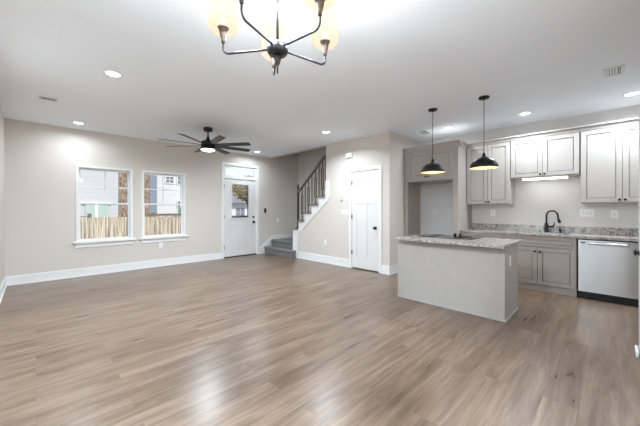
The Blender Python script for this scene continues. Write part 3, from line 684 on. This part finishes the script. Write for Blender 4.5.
# ------------------------------------------------------------------ vents, detector, wall plates
def vent(x, y, lx, ly, lab, dark=False):
    t = thing('ceiling_vent', (x, y, CZ), lab, 'vent', 'ceiling vents')
    mb = MB(); e = .025; z0, z1 = CZ - .007, CZ
    mb.box(x - lx/2, x + lx/2, y - ly/2, y - ly/2 + e, z0, z1).box(x - lx/2, x + lx/2, y + ly/2 - e, y + ly/2, z0, z1).box(x - lx/2, x - lx/2 + e, y - ly/2, y + ly/2, z0, z1).box(x + lx/2 - e, x + lx/2, y - ly/2, y + ly/2, z0, z1)
    obj('frame', mb, M['white_m'], t, .002)
    obj('backing', MB().box(x - lx/2 + e, x + lx/2 - e, y - ly/2 + e, y + ly/2 - e, CZ - .003, CZ - .0005), M['vent_dark'], t)
    mb = MB(); long_x = lx > ly; n_ = 5; span = (ly if long_x else lx) - 2 * e
    for k in range(n_):
        c_ = -span / 2 + span * (k + .5) / n_; tw = .0085 if k else .004
        if long_x: mb.prism([(y + c_ - tw, CZ - .006), (y + c_ + tw, CZ - .003), (y + c_ + tw, CZ - .0025), (y + c_ - tw, CZ - .0055)], x - lx/2 + e, x + lx/2 - e, 'x')
        else: mb.prism([(x + c_ - tw, CZ - .006), (x + c_ + tw, CZ - .003), (x + c_ + tw, CZ - .0025), (x + c_ - tw, CZ - .0055)], y - ly/2 + e, y + ly/2 - e, 'y')
    obj('louvres', mb, M['white_m'], t)
vent(.13, 5.36, .19, .14, 'ceiling vent at far left above the window wall')
vent(5.38, 2.585, .30, .2, 'ceiling vent in front of the fridge surround')
vent(4.46, -.005, .28, .16, 'ceiling vent at upper right of the photo near the edge')
tag(obj('smoke_detector', MB().lathe([(.06, 0), (.06, -.018), (.05, -.03), (.002, -.034)], (4.52, 5.76, CZ), 'z', 28), M['plate']), 'round white smoke detector on the ceiling before the stairs', 'smoke detector')

def plate_x(x, y, z, w, h, lab, n_=1, kind='outlet'):   # on a wall facing -X
    nm = {'outlet': 'wall_outlet', 'switch': 'light_switch'}[kind]
    t = thing(nm, (x, y, z - h/2), lab, kind, 'wall plates'); obj('plate', MB().box(x - .006, x, y - w/2, y + w/2, z - h/2, z + h/2), M['plate'], t, .002)
    for k in range(n_):
        yy = y + (k - (n_ - 1) / 2) * .046
        obj('rocker' if kind == 'switch' else 'socket', MB().box(x - .0085, x - .005, yy - .016, yy + .016, z - .033, z + .033), M['white_m'], t, .001)
def plate_y(y, x, z, w, h, lab, n_=1, kind='outlet', s=-1):
    nm = {'outlet': 'wall_outlet', 'switch': 'light_switch'}[kind]
    t = thing(nm, (x, y, z - h/2), lab, kind, 'wall plates'); obj('plate', MB().box(x - w/2, x + w/2, y + s * .006, y, z - h/2, z + h/2), M['plate'], t, .002)
    for k in range(n_):
        xx = x + (k - (n_ - 1) / 2) * .046
        obj('rocker' if kind == 'switch' else 'socket', MB().box(xx - .016, xx + .016, y + s * .0085, y + s * .005, z - .033, z + .033), M['white_m'], t, .001)
plate_x(XK, .286, 1.206, .165, .115, 'white three-rocker switch plate on the kitchen wall above the dishwasher', 3, 'switch')
plate_x(XK, -.016, 1.19, .075, .115, 'white outlet on the kitchen wall right of the three-rocker switch')
plate_x(XK, 1.589, 1.198, .075, .115, 'white outlet on the kitchen wall beside the fridge surround')
plate_x(XK - .012, 2.70, 1.203, .075, .115, 'white outlet inside the fridge alcove')
plate_x(XC, 4.135, 1.20, .20, .115, 'white switch plate on the closet wall left of the door', 3, 'switch')
plate_x(XC, 4.744, .49, .075, .115, 'white outlet low on the wall under the stair stringer')
plate_y(YW, 1.98, .47, .075, .115, 'white outlet low under the second window')
plate_y(YW, 5.15, .925, .075, .115, 'white switch on the wall beside the stair landing', 1, 'switch')
plate_y(IY0, 3.97, .66, .075, .115, 'white outlet on the end panel of the island')
t = thing('doorbell_chime', (XC, 4.01, 2.38), 'white rectangular chime box high above the closet door', 'door chime')
obj('cover', MB().box(XC - .045, XC, 3.925, 4.095, 2.375, 2.475), M['plate'], t, .008)
t = thing('thermostat', (XC, 4.246, 1.455), 'small white thermostat with dark display above the switch plate', 'thermostat')
obj('body', MB().box(XC - .02, XC, 4.205, 4.29, 1.455, 1.545), M['plate'], t, .006); obj('display', MB().box(XC - .0215, XC - .019, 4.225, 4.265, 1.485, 1.515), M['vent_dark'], t)
t = thing('door_keypad', (4.704, YW, 1.16), 'small black keypad on the wall right of the front door', 'keypad')
obj('body', MB().box(4.67, 4.738, YW - .02, YW, 1.165, 1.285), M['blackp'], t, .005); obj('buttons', MB().box(4.685, 4.723, YW - .023, YW - .019, 1.18, 1.22), M['gun'], t)

# ------------------------------------------------------------------ outdoors
GZ = -.75
M['grass'] = speck(mat('lawn', (110, 118, 80), 1), (92, 98, 62), (136, 134, 96), 8, 0, 8)
M['concrete'] = speck(mat('street', (150, 150, 150), .9), (140, 140, 140), (160, 160, 158), 3)
M['stepc'] = speck(mat('porch_concrete', (170, 168, 164), .9), (162, 160, 156), (178, 176, 172), 6)
def fence_mat():
    m = mat('weathered_fence', (190, 175, 150), .9); t, n, l, b = nodes(m)
    tc = n.new('ShaderNodeTexCoord'); mp = n.new('ShaderNodeMapping'); mp.inputs['Scale'].default_value = (24, 1, .6)
    ns = n.new('ShaderNodeTexNoise'); ns.inputs['Scale'].default_value = 1; ns.inputs['Detail'].default_value = 6; ns.inputs['Roughness'].default_value = .7
    rp = n.new('ShaderNodeValToRGB'); e = rp.color_ramp.elements; e[0].position = .38; e[0].color = lin((104, 90, 76)); e[1].position = .62; e[1].color = lin((232, 220, 198))
    l.new(tc.outputs['Object'], mp.inputs[0]); l.new(mp.outputs[0], ns.inputs[0]); l.new(ns.outputs[0], rp.inputs[0]); l.new(rp.outputs[0], b.inputs['Base Color']); return m
M['fence'] = fence_mat()
M['fencerail'] = speck(mat('fence_rail', (112, 102, 92), .9), (100, 90, 80), (124, 114, 104), 10)
M['white_sid'] = siding('white_siding', (208, 209, 213), (192, 194, 199))
M['pale_sid'] = siding('pale_grey_siding', (186, 187, 192), (172, 174, 179))
M['blue_sid'] = siding('blue_grey_siding', (126, 136, 150), (100, 110, 124))
M['brown_stone'] = speck(mat('brown_shingles', (128, 108, 94), .95), (84, 68, 60), (172, 152, 134), 14, 0, 8, (1, 1, .35))
M['mint'] = mat('mint_panel', (168, 188, 180), .5)
M['darkwin'] = mat('grey_window_pane', (110, 118, 130), .15)
M['greenwin'] = mat('green_shutter', (96, 140, 118), .6)
M['bark'] = speck(mat('bark', (96, 84, 72), .95), (80, 68, 58), (116, 102, 88), 12)
M['autumn'] = speck(mat('autumn_leaves', (150, 134, 90), .9), (112, 98, 62), (190, 172, 124), 5)
M['greenleaf'] = speck(mat('green_leaves', (92, 110, 62), .9), (66, 84, 44), (128, 140, 84), 5)
M['roof'] = speck(mat('roof_shingles', (128, 126, 128), .9), (110, 108, 110), (146, 144, 146), 10)
M['carpaint'] = mat('dark_car_paint', (60, 64, 74), .25, .5)
M['tyre'] = mat('tyre', (26, 26, 28), .8)
M['carglass'] = mat('car_glass', (30, 36, 44), .1)

tag(obj('lawn', MB().box(-14, 40, YW + T + .02, 19.6, GZ - .1, GZ), M['grass']), kind='structure')
bpy.context.view_layer.update()
lw = [o for o in COL.objects if o.name == 'lawn'][0]; lw.name = 'ground'
tag(obj('ground_street', MB().box(-14, 60, 19.6, 70, GZ - .1, GZ), M['concrete']), kind='structure')
struct('trim_5', MB().box(3.2, 5.2, YW + T, YW + 1.9, GZ, -.03), M['stepc'])

struct('ground_added_terrace', MB().box(-12, XL - T, -8, YW + T, GZ, -.06), M['stepc'])  # unseen sunlit terrace, added as the bright patch mirrored in the dishwasher
f = thing('garden_fence', (1.9, 11.5, GZ), 'weathered wooden board fence seen through both windows', 'fence')
mb = MB(); x = -2.5
while x < 4.75:
    w = .135 + random.uniform(-.006, .006); hgt = 1.0 + random.uniform(-.02, .02)
    mb.box(x, x + w, 11.48, 11.50, GZ + .02, hgt); x += w + .008
obj('boards', mb, M['fence'], f)
mb = MB().box(-2.5, 4.75, 11.50, 11.54, .78, .87).box(-2.5, 4.75, 11.50, 11.54, -.55, -.46); obj('rail', mb, M['fencerail'], f)
obj('cap_rail', MB().box(2.35, 4.75, 11.45, 11.54, 1.02, 1.10), M['fencerail'], f)
obj('cap_rail', MB().box(-2.5, 1.25, 11.46, 11.54, 1.02, 1.045), M['fencerail'], f)
for x in (-2.4, -.6, 1.22, 2.3, 4.7): obj('post', MB().box(x - .045, x + .045, 11.50, 11.60, GZ, 1.12), M['fencerail'], f)

def win(parent, x0, x1, z0, z1, y, pm, fm='trim', mul=True):
    a = obj('window', MB().box(x0 - .05, x0, y - .05, y, z0 - .05, z1 + .05).box(x1, x1 + .05, y - .05, y, z0 - .05, z1 + .05).box(x0, x1, y - .05, y, z0 - .05, z0).box(x0, x1, y - .05, y, z1, z1 + .05), M[fm], parent)
    obj('pane', MB().box(x0, x1, y - .03, y - .005, z0, z1), M[pm], a)
    if mul: obj('muntin', MB().box((x0 + x1)/2 - .015, (x0 + x1)/2 + .015, y - .045, y - .03, z0, z1).box(x0, x1, y - .045, y - .03, (z0 + z1)/2 - .015, (z0 + z1)/2 + .015), M[fm], a)
h1 = thing('neighbour_house', (-1.2, 19, GZ), 'pale grey sided house with mint doors beyond the fence, in the left window', 'house')
obj('wall', MB().box(-6, 2.74, 16, 21, GZ, 6), M['pale_sid'], h1)
obj('mint_door', MB().box(1.54, 1.88, 15.95, 16, GZ, 1.46), M['mint'], h1); obj('mint_door', MB().box(1.98, 2.34, 15.95, 16, GZ, 1.46), M['mint'], h1)
obj('door_trim', MB().box(1.42, 2.46, 15.94, 16, 1.46, 1.56).box(1.88, 1.98, 15.94, 16, GZ, 1.46), M['trim'], h1)
obj('roof', MB().prism([(15.6, 6), (21.4, 6), (18.5, 7.6)], -6.3, 2.74, 'x'), M['roof'], h1)
h2 = thing('neighbour_house', (3.5, 17.5, GZ), 'narrow brown shingled house with blue-grey corner beyond the fence', 'house')
obj('wall', MB().box(2.76, 4.02, 16.0, 20, GZ, 6.4), M['brown_stone'], h2)
obj('corner_bay', MB().box(4.02, 4.34, 15.98, 20, 1.1, 6.4), M['blue_sid'], h2, label='blue-grey sided bay')
obj('bay_base', MB().box(4.02, 4.34, 15.98, 20, GZ, 1.1), M['brown_stone'], h2)
obj('roof', MB().prism([(2.76, 6.4), (4.4, 6.4), (3.6, 7.4)], 15.9, 20.2, 'y'), M['roof'], h2)
h3 = thing('neighbour_house', (6.2, 20, GZ), 'white sided house with small grey windows beyond the fence', 'house')
obj('wall', MB().box(4.55, 7.4, 18, 24, GZ, 6.2), M['white_sid'], h3)
win(h3, 5.34, 5.74, 2.78, 3.12, 18, 'darkwin'); win(h3, 5.97, 6.30, 2.75, 3.18, 18, 'darkwin'); win(h3, 5.97, 6.30, 1.38, 1.72, 18, 'darkwin'); win(h3, 5.97, 6.30, .75, 1.32, 18, 'greenwin', mul=False)
obj('roof', MB().prism([(17.6, 6.2), (24.4, 6.2), (21, 7.8)], 4.55, 7.6, 'x'), M['roof'], h3)

def tree(x, y, h, r_, leaf, lab, seed, n_=26):
    rnd = random.Random(seed); t = thing('street_tree', (x, y, GZ), lab, 'tree', 'trees across the street')
    mb = MB().tube([(x, y, GZ), (x + .05, y, GZ + h * .35), (x, y, GZ + h * .6)], [.16, .12, .07], 10)
    for k in range(7):
        a = rnd.uniform(0, 2 * pi); q = r_ * .75
        mb.tube([(x, y, GZ + h * (.35 + .03 * k)), (x + cos(a) * q * .5, y + sin(a) * q * .5, GZ + h * .6), (x + cos(a) * q, y + sin(a) * q, GZ + h * .8)], [.06, .04, .015], 6)
    obj('trunk', mb, M['bark'], t)
    mb = MB()
    for k in range(1800):
        a = rnd.uniform(0, 2*pi); b_ = math.acos(rnd.uniform(-1, 1)); rr = r_ * rnd.uniform(.45, 1) ** .6
        p_ = Vector((x + rr * sin(b_) * cos(a), y + rr * sin(b_) * sin(a), GZ + h * .72 + rr * cos(b_) * .8))
        s1 = rnd.uniform(.07, .14); u = Vector((rnd.uniform(-1, 1), rnd.uniform(-1, 1), rnd.uniform(-1, 1))).normalized(); v = u.orthogonal().normalized()
        w_ = u.cross(v) * s1 * .6; vs = [mb.b.verts.new(p_ + d_) for d_ in (v * s1, w_, -v * s1, -w_)]; mb.b.faces.new(vs)
    o = obj('foliage', mb, M[leaf], t); return t
tree(15.2, 25.5, 5.6, 1.7, 'autumn', 'yellowing autumn tree seen through the front door glass', 3)
tree(21.5, 41, 6.4, 2.2, 'greenleaf', 'green tree behind the yellowing one through the front door glass', 5)
h4 = thing('grey_roofed_house', (17.6, 32, GZ), 'white house with grey roof and dark windows seen through the front door glass', 'house')
obj('wall', MB().box(14, 21.5, 30, 37, GZ, 2.0), M['white_sid'], h4)
obj('roof', MB().prism([(29.4, 1.95), (37.6, 1.95), (33.5, 4.3)], 13.5, 22, 'x'), M['roof'], h4)
win(h4, 16.2, 17.3, .4, 1.4, 30, 'darkwin'); win(h4, 18.6, 19.7, .4, 1.4, 30, 'darkwin')
ck = thing('parked_car', (12.6, 22.6, GZ), 'dark grey parked car seen low in the front door glass', 'car')
prof_ = [(10.4, .35), (10.4, .85), (11.3, .98), (11.9, 1.42), (13.3, 1.45), (14.0, 1.02), (14.7, .92), (14.8, .35)]
obj('body', MB().prism([(a, GZ + b_) for a, b_ in prof_], 21.8, 23.5, 'y'), M['carpaint'], ck, .06, 3)
obj('side_window', MB().prism([(11.5, GZ + 1.0), (11.98, GZ + 1.36), (13.2, GZ + 1.38), (13.75, GZ + 1.02)], 21.78, 21.83, 'y'), M['carglass'], ck)
for x in (11.2, 13.9):
    for y in (21.85, 23.25): obj('wheel', MB().lathe([(.1, 0), (.3, 0), (.33, .03), (.33, .17), (.3, .2), (.1, .2)], (x, y - .02, GZ + .33), 'y', 24), M['tyre'], ck)

# sky portals help the renderer find the daylight that comes through the glass
def portal(loc, rot, sx, sy):
    o = lamp('daylight_portal', 'AREA', loc, 1, rot=rot, sx=sx, sy=sy); o.data.cycles.is_portal = True
portal((XL - T - .02, sum(GY) / 2, 1.06), (0, -pi / 2, 0), 2.1, 2.8)
for (a, b_) in (W1, W2): portal(((a + b_) / 2, YW + T + .01, 1.36), (-pi / 2, 0, 0), .86, 1.4)
